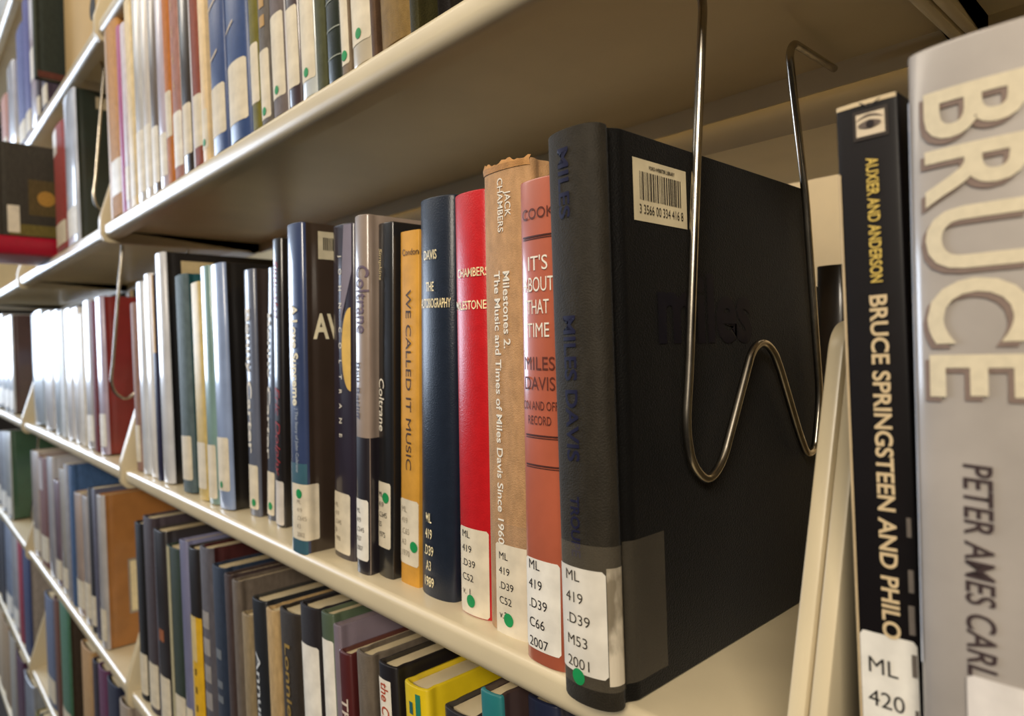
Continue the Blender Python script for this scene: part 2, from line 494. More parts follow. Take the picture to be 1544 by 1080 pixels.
# big silver biography at the right edge
b = Near('big silver book with bold cream block capitals, cut off by the right edge', 1388, 1080, 1360, 80, 0.044, Y=-0.008, style='jacket', col=(168, 160, 152), bulge=0.0055, d=0.16)
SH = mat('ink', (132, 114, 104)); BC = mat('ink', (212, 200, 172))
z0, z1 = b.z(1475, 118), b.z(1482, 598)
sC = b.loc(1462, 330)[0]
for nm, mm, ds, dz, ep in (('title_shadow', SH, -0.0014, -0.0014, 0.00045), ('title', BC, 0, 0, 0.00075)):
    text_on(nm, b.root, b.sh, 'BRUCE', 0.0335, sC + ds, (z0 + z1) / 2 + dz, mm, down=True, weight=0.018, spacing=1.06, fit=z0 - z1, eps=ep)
za, zb_ = b.z(1475, 703), b.z(1485, 1032)
text_on('author_name', b.root, b.sh, 'PETER AMES CARLIN', 0.0098, b.loc(1474, 800)[0], za - (za - zb_) * 1.10 / 2, mat('ink', (66, 54, 54)), down=True, weight=0.012, fit=(za - zb_) * 1.10, shear=0.06, eps=0.0004)
sub('spine_label', b.root, patch_bm(b.sh, -0.0095, 0.02, 0.004, b.z(1480, 1022), 0.0009, corner=.001), mat('paper', (220, 214, 208)))
b.patch('painted_highlight', 1364, 1374, 150, 1000, mat('jacket', (214, 216, 222)), eps=0.0003)  # left-edge highlight painted onto the jacket as a pale strip

# black paperback with yellow capitals
a = Near('black paperback with yellow capitals and a small eye picture at its top', 1300, 1000, 1265, 166, 0.0181, Y=0.003, style='soft', col=(17, 13, 14), bulge=0.0008, d=0.152, h=0.229, lean=0.028)
YEL = mat('ink', (206, 178, 92)); TANL = mat('ink', (200, 178, 140))
z0, z1 = a.z(1312, 240), a.z(1318, 428)
sA = 0.0010
text_on('author_names', a.root, a.sh, 'AUXIER AND ANDERSON', 0.0049, sA + .0003, (z0 + z1) / 2, YEL, down=True, weight=0.018, fit=z0 - z1)
z0, z1 = a.z(1318, 446), a.z(1330, 960)
text_on('title', a.root, a.sh, 'BRUCE SPRINGSTEEN AND PHILO', 0.0070, sA + .0004, (z0 + z1) / 2, TANL, down=True, weight=0.024, fit=z0 - z1)
q, z = a.loc(1312, 187)
pic = sub('eye_picture', a.root, patch_bm(a.sh, q - 0.0050, q + 0.0052, z - 0.0048, z + 0.0046, 0.0003), mat('ink', (60, 54, 50)))
sub('picture_ground', pic, patch_bm(a.sh, q - 0.0040, q + 0.0043, z - 0.0037, z + 0.0034, 0.0005), mat('paper', (206, 190, 164)))
bm = bmesh.new()
for (cx, cz, rx, rz, rot) in ((0, 0, .0034, .0014, .1),):
    vs = []
    for k in range(24):
        an = 2 * math.pi * k / 24; u = rx * math.cos(an); v = rz * math.sin(an) * (1 - abs(math.cos(an)) * .3)
        p = a.sh.at(q + u, 0.0008); vs.append(bm.verts.new((p.x, p.y, z + v - .0003)))
    bm.faces.new(vs)
    vs = []
    for k in range(13):
        t = k / 12; u = -.0040 + .008 * t; v = .0012 + .0011 * math.sin(math.pi * t)
        p = a.sh.at(q + u, 0.0008); vs.append((bm.verts.new((p.x, p.y, z + v)), bm.verts.new((p.x, p.y, z + v + .0005 * math.sin(math.pi * t) + .0001))))
    for u, v in zip(vs, vs[1:]): bm.faces.new((u[0], v[0], v[1], u[1]))
sub('eye_outline', pic, bm, mat('ink', (104, 92, 84)))
sub('iris', pic, disc_bm(a.sh, q + .0003, z - .0003, .0012, 0.0010), mat('ink', (48, 42, 42)))
bm = bmesh.new()
for zz0, zz1, u0, u1 in ((0.0056, min(.0092, a.h - z - .0008), -.0028, -.0005), (0.0056, min(.0092, a.h - z - .0008), .0032, .0003)):
    p0 = a.sh.at(q + u0, .0005); p1 = a.sh.at(q + u1, .0005)
    bm.faces.new([bm.verts.new((p1.x - .0003, p1.y, z + zz0)), bm.verts.new((p1.x + .0003, p1.y, z + zz0)), bm.verts.new((p0.x + .0003, p0.y, z + zz1)), bm.verts.new((p0.x - .0003, p0.y, z + zz1))])
sub('emblem', a.root, bm, mat('ink', (92, 84, 78)))
spine_label(a.root, a.sh, a.h, a.z(1345, 1260), a.z(1340, 960), 'ML\n420\n.S77\nB78\n2008', m=LABELW, size=0.0072, s0=-0.0080, s1=0.0085, line=1.45, sx=1.0)
sub('worn_edge', a.root, patch_bm(a.sh, -0.0088, 0.0088, a.h - 0.0016, a.h - .0002, 0.0002), mat('paper', (206, 186, 150)))
sub('worn_edge', a.root, patch_bm(a.sh, -0.0095, -0.0082, 0.002, a.h - 0.022, 0.0002), mat('paper', (196, 172, 132)))
bm = bmesh.new()
for k, (s_, zz, w_, h_) in enumerate(((.0076, .092, .0012, .006), (.0076, .075, .0014, .007), (.0074, .062, .0016, .009), (.0076, .049, .0014, .007), (.0078, .033, .001, .006))):
    p0 = a.sh.at(s_ - w_ / 2, .0005); p1 = a.sh.at(s_ + w_ / 2, .0005)
    bm.faces.new([bm.verts.new((p0.x, p0.y, zz)), bm.verts.new((p1.x, p1.y, zz)), bm.verts.new((p1.x, p1.y, zz + h_)), bm.verts.new((p0.x, p0.y, zz + h_))])
sub('subtitle', a.root, bm, mat('ink', (112, 104, 96)))

# the large black book
k = Near('large black cloth book with barcode, touching the bent wire support', 857, 1035, 834, 205, 0.0298, Y=-0.003, style='cloth', col=(44, 40, 33), face=(10, 9, 8), bulge=0.0085, joint=0.0026, d=0.205, lean=0.020, h=0.2455)
k.root.location.y = -0.0125; k.root.location.x += 0.0022
BLU = mat('ink', (26, 25, 50))
half = k.w / 2
def k_s(Yd):        # arc length on the right board at depth Yd behind the spine
    best = min(range(len(k.sh.pts)), key=lambda i: abs(k.sh.pts[i].y - Yd) + (0 if k.sh.cum[i] > 0 else 9)); i = best
    return k.sh.cum[i] + (Yd - k.sh.pts[i].y)
sj = k_s(0.0225)
kb = spine_label(k.root, k.sh, k.h, 0.0135, 0.0585, 'ML\n419\n.D39\nM53\n2001', m=LABELW, s0=-0.0148, s1=0.0128, size=0.0064, tx=-0.0082, line=1.45, sx=1.1, dot=(-0.0015, 0.0120, 0.0035))
sub('worn_label_flap', kb, patch_bm(k.sh, 0.0131, 0.0225, 0.0110, 0.0600, 0.0003, n=26), mat('worn_label', (214, 204, 184)))
sub('clear_tape', k.root, patch_bm(k.sh, -0.0170, sj + 0.018, 0.0085, 0.0690, 0.0006, n=40), mat('plastic', (190, 176, 150)))
# barcode sticker on the board
s0 = k_s(0.0265); bz0, bz1 = 0.2070, 0.2345; bw = 0.0415
bl = sub('barcode_label', k.root, patch_bm(k.sh, s0, s0 + bw, bz0, bz1, 0.0003), mat('paper', (216, 202, 168)))
bm = bmesh.new(); rng = random.Random(3); u = 0.0045
while u < bw - 0.005:
    wd = rng.choice((0.00035, 0.00035, 0.0007, 0.00095))
    p0 = k.sh.at(s0 + u, .0005); p1 = k.sh.at(s0 + u + wd, .0005)
    bm.faces.new([bm.verts.new((p0.x, p0.y, bz0 + .0095)), bm.verts.new((p1.x, p1.y, bz0 + .0095)), bm.verts.new((p1.x, p1.y, bz1 - .0055)), bm.verts.new((p0.x, p0.y, bz1 - .0055))])
    u += wd + rng.choice((0.0004, 0.0005, 0.0008))
sub('barcode', bl, bm, INK)
text_on('barcode_number', bl, k.sh, '3 3566 00 334 416 8', 0.0058, s0 + bw / 2, bz0 + 0.0052, INK, fit=0.034, eps=0.0006)
text_on('library_name', bl, k.sh, 'FORD-WEBSTER LIBRARY', 0.0022, s0 + bw * .52, bz1 - 0.0032, INK, fit=0.020, eps=0.0006, weight=.02)
text_on('cover_title', k.root, k.sh, 'miles', 0.046, k_s(0.066) + 0.018, 0.168, mat('ink', (10, 9, 22)), fit=0.085, weight=0.03, eps=0.0004)
text_on('title', k.root, k.sh, 'MILES', 0.0085, -0.0015, 0.2225, BLU, down=True, weight=0.02, fit=0.030, eps=0.0005)
text_on('subtitle', k.root, k.sh, 'MILES DAVIS', 0.0095, -0.0010, 0.135, BLU, down=True, weight=0.02, fit=0.062, eps=0.0005)
text_on('author_name', k.root, k.sh, 'TROUPE', 0.0070, -0.0010, 0.076, BLU, down=True, weight=0.02, fit=0.026, eps=0.0005)

# terracotta jacket
c = Near('terracotta jacketed book with white and dark capitals, left of the black book', 790, 992, 778, 276, 0.0262, style='jacket', col=(176, 92, 66), bulge=0.004, Y=0.001)
BRN = mat('ink', (96, 50, 40)); DBR = mat('ink', (74, 40, 34))
xs = 0.0004
def ct(nm, t, py, size, m, w=None, wt=0.0): text_on(nm, c.root, c.sh, t, size, xs + (.0004 if t in ("IT'S", 'COOK') else 0), c.z(808, py), m, fit=w, weight=wt)
ct('author_name', 'COOK', 322, 0.0072, BRN, 0.0205)
for i, (t, y, w_) in enumerate((("IT'S", 398, .0125), ('ABOUT', 430, .0200), ('THAT', 464, .0145), ('TIME', 499, .0145))): ct('title', t, y, 0.0098, WHITE, w_)
ct('subtitle', 'MILES', 549, 0.0090, BRN, 0.0195); ct('subtitle', 'DAVIS', 579, 0.0090, BRN, 0.0195)
ct('subtitle', 'ON AND OFF', 612, 0.0060, BRN, 0.0225); ct('subtitle', 'RECORD', 634, 0.0060, BRN, 0.0150)
for y in (355, 657, 702):
    z = c.z(812, y); st = sub('rule', c.root, patch_bm(c.sh, -0.0095, 0.0118, z - .0004, z + .0004, 0.0004), DBR)
    sub('rule', c.root, patch_bm(c.sh, -0.0095, 0.0118, z - .0013, z - .0009, 0.0004), DBR)
c.label((815, 845), (822, 985), 'ML\n419\n.D39\nC66\n2007', m=LABELW, s0=-0.0118, s1=0.0112, size=0.0066, line=1.42, sx=1.0)

# tan cloth volume two
m2 = Near('tan cloth book with frayed top and white lettering running down', 733, 945, 721, 256, 0.0370, Y=0.0125, style='cloth', col=(176, 138, 98), bulge=0.0060)
text_on('author_name', m2.root, m2.sh, 'JACK\nCHAMBERS', 0.0058, m2.loc(758, 310)[0] + .001, m2.z(760, 308), WHITE, down=True, fit=m2.z(760, 268) - m2.z(760, 350), line=0.95, weight=0.008)
t0, t1 = m2.z(757, 408), m2.z(768, 824)
text_on('title', m2.root, m2.sh, 'The Music and Times of Miles Davis Since 1960', 0.0068, m2.loc(752, 560)[0], (t0 + t1) / 2, WHITE, down=True, fit=t0 - t1, weight=0.014)
t0, t1 = m2.z(768, 408), m2.z(768, 525)
text_on('title', m2.root, m2.sh, 'Milestones 2.', 0.0068, m2.loc(752, 560)[0] + .0072, (t0 + t1) / 2, WHITE, down=True, fit=t0 - t1, weight=0.014)
m2.label((765, 822), (765, 968), 'ML\n419\n.D39\nC52\nv.2', s0=-0.0098, s1=0.0150, size=0.0056, line=1.42, tz=.0035, sx=1.05, dot=(768, 935, .0036))
# worn, wrinkled head cap
bm = bmesh.new(); prev = None; rng = random.Random(5)
for i in range(25):
    s_ = -0.0185 + 0.037 * i / 24
    p = m2.sh.at(s_, 0.0004); p2 = m2.sh.at(s_, -0.0035)
    hz = m2.h + 0.0006 + 0.0010 * math.sin(i * .55) + 0.0006 * math.sin(i * 1.7) + (0.0022 if i < 1 else 0)
    row_ = [bm.verts.new((p.x, p.y, m2.h - 0.004)), bm.verts.new((p.x, p.y - .0006, m2.h - .001)), bm.verts.new((p.x, p.y + .0008, hz)), bm.verts.new((p2.x, p2.y, hz - .0012)), bm.verts.new((p2.x, p2.y + .001, m2.h - .003))]
    if prev:
        for u, v in zip(zip(prev, prev[1:]), zip(row_, row_[1:])): bm.faces.new((u[0], v[0], v[1], u[1]))
    prev = row_
sub('frayed_head_cap', m2.root, bm, mat('cloth', (186, 138, 86)))
sub('clear_tape', m2.root, patch_bm(m2.sh, -0.0178, 0.0178, 0.004, m2.z(762, 790), 0.00015, n=24), mat('plastic', (170, 160, 150)))

# red and blue-black buckram
r = Near('plain red buckram book with short white title lines', 687, 917, 677, 296, 0.0310, Y=0.0155, style='buckram', col=(186, 28, 34), bulge=0.0070)
text_on('author_name', r.root, r.sh, 'CHAMBERS', 0.0070, 0.0030, r.z(703, 412), FOIL, fit=0.0245, weight=0.012)
text_on('title', r.root, r.sh, 'MILESTONES', 0.0070, 0.0022, r.z(703, 461), FOIL, fit=0.0275, weight=0.012)
r.label((708, 796), (710, 926), 'ML\n419\n.D39\nC52\nv. 1', s0=-0.0118, s1=0.0130, size=0.0058, line=1.42, tz=.0042, sx=1.1, dot=(711, 906, .0036))
bk = Near('navy black buckram book with white stamped title and call number', 628, 890, 625, 303, 0.0345, Y=0.0165, style='buckram', col=(30, 38, 52), bulge=0.0075, joint=0.0022)
for nm, t, y, wd in (('author_name', 'DAVIS', 384, .0130), ('title', 'THE', 432, .0080), ('title', 'AUTOBIOGRAPHY', 457, .0275)):
    text_on(nm, bk.root, bk.sh, t, 0.0080, -0.0010 if t != 'AUTOBIOGRAPHY' else 0.002, bk.z(648, y), FOIL, fit=wd, weight=0.012)
for t, y, wd in (('ML', 781, .006), ('419', 805, .0075), ('.D39', 830, .010), ('A3', 853, .0055), ('1989', 877, .010)):
    text_on('call_number', bk.root, bk.sh, t, 0.0085, -0.0035, bk.z(648, y), FOIL, fit=wd, weight=0.01)

# amber paper spine
am = Near('amber book with dark capitals running down, left of the navy book', 603, 875, 602, 350, 0.0205, Y=0.019, style='soft', col=(204, 150, 58), bulge=0.0015)
DK = mat('ink', (70, 52, 40))
t0, t1 = am.z(612, 437), am.z(614, 708)
text_on('title', am.root, am.sh, 'WE CALLED IT MUSIC', 0.0080, 0.0002, (t0 + t1) / 2, DK, down=True, fit=t0 - t1)
text_on('author_name', am.root, am.sh, 'Condon', 0.0056, 0.002, am.z(613, 380), DK, fit=0.0165)
am.label((613, 752), (614, 850), 'ML\n419\n.C65\nA3\n1970', s0=-0.0100, s1=0.0100, size=0.0055, line=1.3, ink=mat('ink', (150, 140, 122)), dot=(624, 824, .0036))

# glossy black
co = Near('glossy black paperback with white script title, left of the amber book', 569, 866, 568, 337, 0.0178, Y=0.0155, style='jacket', col=(26, 26, 28), bulge=0.002, joint=0.0)
t0, t1 = co.z(577, 570), co.z(577, 650)
text_on('title', co.root, co.sh, 'Coltrane', 0.0088, -0.0030, (t0 + t1) / 2, WHITE, down=True, fit=t0 - t1, weight=0.01, shear=0.1)
t0, t1 = co.z(573, 375), co.z(573, 422)
text_on('author_name', co.root, co.sh, 'Simpkins', 0.0058, -0.0040, (t0 + t1) / 2, CREAMINK, down=True, fit=t0 - t1, shear=0.2)
co.label((584, 728), (586, 828), 'ML\n419\n.C645\nS5\n1975', s0=-0.0085, s1=0.0070, size=0.0050, line=1.35, dot=(582, 750, .0036))

# grey and black jacket
ra = Near('grey over black jacketed book with purple lettering, right of the navy spine with stacked letters', 535, 862, 531, 326, 0.0172, Y=0.0085, style='jacket', col=(150, 134, 122), bulge=0.0035)
sub('lower_panel', ra.root, patch_bm(ra.sh, -0.0105, 0.030, 0.0006, ra.z(550, 660), 0.00012, n=30), mat('jacket', (36, 32, 38)))
PUR = mat('ink', (106, 92, 108))
t0, t1 = ra.z(540, 400), ra.z(540, 502)
text_on('title', ra.root, ra.sh, 'Coltrane', 0.0165, 0.0025, (t0 + t1) / 2, PUR, down=True, fit=t0 - t1, weight=0.012)
t0, t1 = ra.z(538, 545), ra.z(538, 630)
text_on('author_name', ra.root, ra.sh, 'Ben Ratliff', 0.0070, -0.0025, (t0 + t1) / 2, mat('ink', (84, 80, 96)), down=True, fit=t0 - t1, weight=0.01)
ra.label((550, 754), (550, 846), 'ML\n419\n.C645\nR37\n2007', s0=-0.0085, s1=0.0078, size=0.0046, line=1.4, m=LABELW, tx=-0.0050, ink=mat('ink', (92, 86, 82)))

# navy with stacked letters
jc = Near('dark navy book with widely spaced stacked white letters and yellow disc', 501, 835, 498, 341, 0.0300, Y=0.016, style='jacket', col=(44, 38, 52), bulge=0.0035)
for t, y in zip('JOHN', (386, 409, 434, 460)): text_on('title', jc.root, jc.sh, t, 0.0058, -0.0005, jc.z(511, y), WHITE, down=True, weight=0.01)
for t, y in zip('COLTRANE', (496, 520, 544, 567, 589, 611, 633, 655)): text_on('title', jc.root, jc.sh, t, 0.0058, -0.0005, jc.z(512, y), WHITE, down=True, weight=0.01)
bm = bmesh.new(); vs = []; s_c, z_c = 0.0125, jc.z(520, 525)
for i in range(25):
    an = math.pi * i / 24; p = jc.sh.at(s_c - 0.0105 * math.sin(an), 0.0006); vs.append(bm.verts.new((p.x, p.y, z_c + 0.030 * math.cos(an))))
bm.faces.new(vs); sub('yellow_disc', jc.root, bm, mat('paper', (214, 176, 92)))
bm = bmesh.new(); vs = []
for zz, s_ in ((jc.h - .001, .0135), (jc.h - .001, .005), (jc.h - .045, .0015), (jc.h - .072, .0005), (jc.h - .062, .004), (jc.h - .035, .0135)):
    p = jc.sh.at(s_, .0005); vs.append(bm.verts.new((p.x, p.y, zz)))
bm.faces.new(vs); sub('pale_panel', jc.root, bm, mat('jacket', (132, 124, 138)))
jc.label((515, 742), (514, 832), 'ML\n419\n.C645\nJ6\n1998', s0=-0.0125, s1=0.0110, size=0.0048, line=1.3, ink=mat('ink', (150, 140, 122)))

# blue spine, dark brown board
lo = Near('blue spined book with white lettering and dark brown board', 437, 826, 428, 340, 0.0255, Y=0.000, style='jacket', col=(52, 66, 104), face=(58, 46, 38), bulge=0.0045, joint=0.0006)
t0, t1 = lo.z(440, 460), lo.z(446, 612)
text_on('title', lo.root, lo.sh, 'A Love Supreme', 0.0120, 0.0022, (t0 + t1) / 2, mat('ink', (226, 218, 190)), down=True, fit=t0 - t1, weight=0.03)
t0, t1 = lo.z(448, 616), lo.z(450, 712)
text_on('subtitle', lo.root, lo.sh, '| The Story of John Coltrane', 0.0058, 0.0035, (t0 + t1) / 2, mat('ink', (170, 178, 186)), down=True, fit=t0 - t1)
lo.patch('lower_panel', 437, 473, 700, 836, mat('jacket', (58, 96, 112)), eps=0.0003)
def s_side(bk_, Yd):
    i = min(range(len(bk_.sh.pts)), key=lambda i: abs(bk_.sh.pts[i].y - Yd) + (0 if bk_.sh.cum[i] > 0 else 9))
    return bk_.sh.cum[i] + (Yd - bk_.sh.pts[i].y)
lo_s = s_side(lo, 0.0095)
lbl = sub('spine_label', lo.root, patch_bm(lo.sh, -0.006, lo_s + 0.003, lo.z(462, 818), lo.z(462, 733), 0.0006, corner=.001, n=30), LABEL)
q, z = 0.0055, lo.z(457, 746)
sub('dot_sticker', lo.root, disc_bm(lo.sh, q, z, .0036, 0.001), GREEN, 'round green sticker')
text_on('call_number', lbl, lo.sh, 'ML\n419\n.C645\nK3\n2002', 0.0048, 0.0025, lo.z(462, 785), mat('ink', (160, 150, 132)), align='LEFT', eps=0.0009, sx=0.9, line=1.3)
s_ = s_side(lo, 0.012)
text_on('cover_title', lo.root, lo.sh, 'AV', 0.026, s_ + .0095, lo.z(472, 492), mat('ink', (232, 222, 190)), weight=0.03, eps=0.0006, fit=.023)
bl2 = sub('barcode_label', lo.root, patch_bm(lo.sh, s_side(lo, .015), s_side(lo, .015) + .030, lo.h - .027, lo.h - .006, 0.0004), mat('paper', (206, 196, 168)))
bm = bmesh.new(); rng = random.Random(9); u = .004
while u < .026:
    p0 = lo.sh.at(s_side(lo, .015) + u, .0007); wd = rng.choice((.0004, .0008)); p1 = lo.sh.at(s_side(lo, .015) + u + wd, .0007)
    bm.faces.new([bm.verts.new((p0.x, p0.y, lo.h - .020)), bm.verts.new((p1.x, p1.y, lo.h - .020)), bm.verts.new((p1.x, p1.y, lo.h - .0105)), bm.verts.new((p0.x, p0.y, lo.h - .0105))]); u += wd + .0007
sub('barcode', bl2, bm, INK)

# black with red script, two grey-blue companions
ed = Near('thin black book with red script, white lower label and pale left edge', 414, 792, 408, 361, 0.0175, style='jacket', col=(30, 27, 28), bulge=0.0035)
RED = mat('ink', (150, 40, 38))
t0, t1 = ed.z(421, 585), ed.z(423, 716)
text_on('title', ed.root, ed.sh, 'Eric Dolphy', 0.0115, 0.0005, (t0 + t1) / 2, RED, down=True, fit=t0 - t1, shear=0.3)
t0, t1 = ed.z(418, 392), ed.z(418, 480)
text_on('author_name', ed.root, ed.sh, 'Simosko', 0.0100, 0.0005, (t0 + t1) / 2, RED, down=True, fit=t0 - t1, shear=0.3)
ed.label((423, 726), (424, 792), None, m=mat('paper', (198, 192, 184)))
b2 = Near('grey blue book with bold white lettering, half hidden by the black book with red script', 401, 782, 402, 402, 0.0165, style='jacket', col=(70, 78, 98), face=(40, 34, 34), bulge=0.003)
t0, t1 = b2.z(405, 470), b2.z(405, 690)
text_on('title', b2.root, b2.sh, 'Benny Carter', 0.0098, -0.0030, (t0 + t1) / 2, WHITE, down=True, fit=t0 - t1, weight=0.024)
b2.label((406, 710), (406, 775), None, dot=(408, 762, .0036))
b1 = Near('grey blue book with bold white lettering beside a dark gap', 374, 775, 364, 408, 0.0230, style='jacket', col=(96, 102, 120), face=(56, 46, 44), bulge=0.004, d=.15)
t0, t1 = b1.z(376, 464), b1.z(378, 682)
text_on('title', b1.root, b1.sh, 'Benny Carter', 0.0125, 0.0000, (t0 + t1) / 2, WHITE, down=True, fit=t0 - t1, weight=0.024)
b1.label((382, 702), (383, 768), None, dot=(383, 758, .0036))

# ------------------------------------------------------------------ rows of farther books
ROW = []
def row(where, zs, yref, lean, items, Y=0.004, group=None, d=0.165):
    """item: x0, x1, ytop or height, style, colour, board colour, words, short words, label (z0, z1) or None, extras"""
    out = []
    n = len(items)
    for i, it in enumerate(items):
        x0, x1, top, style, col, face, words, short, lab = it[:9]; ex = it[9] if len(it) > 9 else {}
        yr = ex.get('y', yref); yy = Y + ex.get('dy', 0.0); ln = ex.get('lean', lean)
        p0 = on_y(x0, yr, yy); p1 = on_y(x1, yr, yy)
        xb = p0.x + (p0.z - zs) * math.tan(ln)
        w_ = max(0.006, (p1.x - p0.x) - 0.0006)
        if 'x' in ex: w_ -= ex['x'] - xb; xb = ex['x']
        if 'w' in ex: w_ = ex['w']
        if top < 1: h = top
        else: h = on_y(x0 + (x1 - x0) * .3, top, yy).z - zs
        l_ = items[i - 1][7] if i else None; r_ = items[i + 1][7] if i + 1 < n else None
        if 'label' in ex: label = ex['label']
        elif l_ and r_: label = '%s book between the %s and %s ones, %s' % (words, l_, r_, where)
        elif r_: label = '%s book left of the %s one, %s' % (words, r_, where)
        else: label = '%s book right of the %s one, %s' % (words, l_, where)
        root, sh = book('book', label, xb, yy, zs, w_, h, d=ex.get('d', d), lean=ln, style=style, col=col, face=face, group=group or ('books on the ' + where), bulge=ex.get('bulge'))
        if lab:
            dt = ex.get('dot'); lb = spine_label(root, sh, h, lab[0], lab[1], None, m=LABELW if ex.get('wl') else LABEL, dot=(0, lab[0] + .006, .0034) if dt else None)
        for (za, zb2, sa, sb_, c_, nm) in ex.get('bands', ()):
            sub(nm, root, patch_bm(sh, sa * w_ / 2, sb_ * w_ / 2, za * h, zb2 * h, 0.0004), mat('paper', c_))
        for tx in ex.get('text', ()):
            body, za, zb2, size, c_ = tx[:5]
            text_on('title', root, sh, body, size, tx[5] if len(tx) > 5 else 0, (za + zb2) / 2 * h, mat('ink', c_), down=True, fit=(zb2 - za) * h, weight=0.015)
        for s_, z_, sw, c_ in ex.get('marks', ()):      # scroll lines and small ornaments
            bm = bmesh.new(); pr = None
            for kk in range(13):
                t = kk / 12; p = sh.at((s_ + (t - .5) * sw) * w_, .0006); zz = z_ + .010 * (t ** 2) * (1 if sw > .5 else .5)
                v = (bm.verts.new((p.x, p.y, zz)), bm.verts.new((p.x, p.y, zz + .0022)))
                if pr: bm.faces.new((pr[0], v[0], v[1], pr[1]))
                pr = v
            sub('ornament', root, bm, mat('ink', c_))
        out.append((root, sh, w_, h)); ROW.append(root)
    return out

LB = (0.012, 0.055)
up = row('upper shelf', ZU, 163, 0.05, [
    (78, 94, 0.225, 'cloth', (150, 62, 56), None, 'brick red', 'brick red', (.01, .05), {'y': 250, 'bands': ((.78, .98, -.9, .1, (232, 228, 226), 'top_label'),)}),
    (95, 111, 143, 'jacket', (196, 206, 226), (30, 40, 34), 'pale blue spined dark green', 'dark green', (.012, .06), {'y': 250, 'wl': 1}),
    (150, 177, 0.262, 'cloth', (190, 140, 82), None, 'thick tan cloth', 'tan', (.028, .075), {'wl': 1, 'x': -1.066, 'bands': ((0.0, 1.0, -1.0, -.25, (198, 168, 138), 'faded_strip'),)}),
    (177.5, 183, 0.245, 'soft', (168, 84, 134), None, 'thin magenta', 'magenta', None),
    (183.7, 190, 0.24, 'soft', (206, 200, 212), None, 'thin lilac white', 'lilac', LB, {'wl': 1}),
    (191, 199.5, 0.262, 'soft', (222, 202, 160), None, 'cream paper', 'cream', LB),
    (200.5, 212, 0.26, 'jacket', (196, 196, 196), (60, 54, 52), 'silver white', 'silver', (.01, .085), {'wl': 1}),
    (213, 223, 0.262, 'jacket', (206, 200, 194), (50, 44, 44), 'off white', 'off white', (.01, .085), {'wl': 1}),
    (224, 234.5, 0.255, 'jacket', (108, 98, 92), None, 'dark warm grey', 'warm grey', (.01, .075), {'wl': 1}),
    (235.5, 246.5, 0.262, 'jacket', (190, 180, 196), None, 'pale lavender', 'lavender', (.012, .06), {'wl': 1}),
    (247, 256.5, 0.262, 'cloth', (182, 112, 52), None, 'thin orange brown', 'orange', (.05, .10)),
    (257, 270.5, 0.262, 'cloth', (164, 120, 110), None, 'dusty pink cloth', 'dusty pink', (.012, .07), {'wl': 1, 'text': (('*  *  *  *  *  *', .35, .95, .006, (206, 170, 120)),)}),
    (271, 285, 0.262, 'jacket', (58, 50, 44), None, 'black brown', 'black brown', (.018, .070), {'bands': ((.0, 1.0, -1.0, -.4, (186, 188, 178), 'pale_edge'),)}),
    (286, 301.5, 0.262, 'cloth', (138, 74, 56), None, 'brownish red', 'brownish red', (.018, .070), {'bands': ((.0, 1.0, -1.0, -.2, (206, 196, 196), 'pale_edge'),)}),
    (302, 311.5, 0.262, 'soft', (226, 200, 156), None, 'buff', 'buff', (.012, .05), {'dot': 1}),
    (312.5, 334.5, 0.262, 'buckram', (66, 84, 128), None, 'slate blue cloth', 'first blue', (.016, .062), {'y': 98, 'bulge': .005, 'marks': ((0, .135, .9, (206, 190, 168)), (-.05, .088, .5, (206, 190, 168)))}),
    (335.5, 366, 0.262, 'buckram', (62, 82, 128), None, 'thick blue cloth', 'thick blue', (.016, .070), {'y': 98, 'bulge': .009, 'marks': ((-.1, .150, .75, (206, 190, 168)), (-.15, .100, .5, (206, 190, 168)))}),
    (376, 389, 0.262, 'cloth', (112, 106, 44), None, 'olive green', 'olive', (.022, .072), {'y': 120}),
    (389.7, 405, 0.262, 'cloth', (104, 98, 92), None, 'grey cloth with gold marks', 'gold marked', (.004, .06), {'y': 120, 'dot': 1, 'bands': tuple((.30 + .06 * q, .335 + .06 * q, -.25, .6, (176, 140, 84), 'gold_mark') for q in range(11))}),
    (406, 427, 0.262, 'cloth', (112, 102, 100), None, 'broad taupe', 'taupe', (.014, .080), {'y': 100, 'dot': 1}),
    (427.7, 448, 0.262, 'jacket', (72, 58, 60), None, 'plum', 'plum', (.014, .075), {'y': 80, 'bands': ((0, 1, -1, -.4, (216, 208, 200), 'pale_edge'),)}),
    (449, 471.5, 0.262, 'jacket', (200, 206, 206), None, 'silver grey glossy', 'glossy', (.012, .080), {'y': 60, 'dot': 1}),
    (472.5, 487.5, 0.262, 'cloth', (78, 80, 54), None, 'dark olive cloth', 'dark olive', None, {'y': 50}),
    (488.5, 510, 0.262, 'buckram', (42, 48, 40), None, 'green black ruled', 'ruled', None, {'y': 40, 'bands': tuple((.06 + .075 * q, .0635 + .075 * q, -.9, .95, (140, 146, 136), 'rule') for q in range(12))}),
    (511.5, 524.3, 0.262, 'cloth', (128, 112, 92), None, 'khaki', 'khaki', (.006, .07), {'y': 40, 'dot': 1}),
    (525, 556.5, 0.262, 'jacket', (196, 184, 160), None, 'wide ivory', 'ivory', (.014, .085), {'y': 40, 'dot': 1}),
    (557.2, 563.2, 0.262, 'cloth', (92, 70, 52), None, 'thin chestnut', 'chestnut', None, {'y': 30}),
    (566, 614.5, 0.262, 'cloth', (134, 108, 62), None, 'broad gold brown', 'gold brown', (.034, .085), {'y': 20, 'dot': 1}),
    (616, 629.5, 0.255, 'cloth', (56, 52, 26), None, 'blackish olive', 'blackish olive', None, {'y': 20}),
    (632, 676, 0.25, 'cloth', (26, 22, 20), None, 'black cloth', 'black', None, {'y': 6, 'dy': .012, 'x': -.319}),  # black book added to fill the dark void past the olive spine
], Y=0.003)

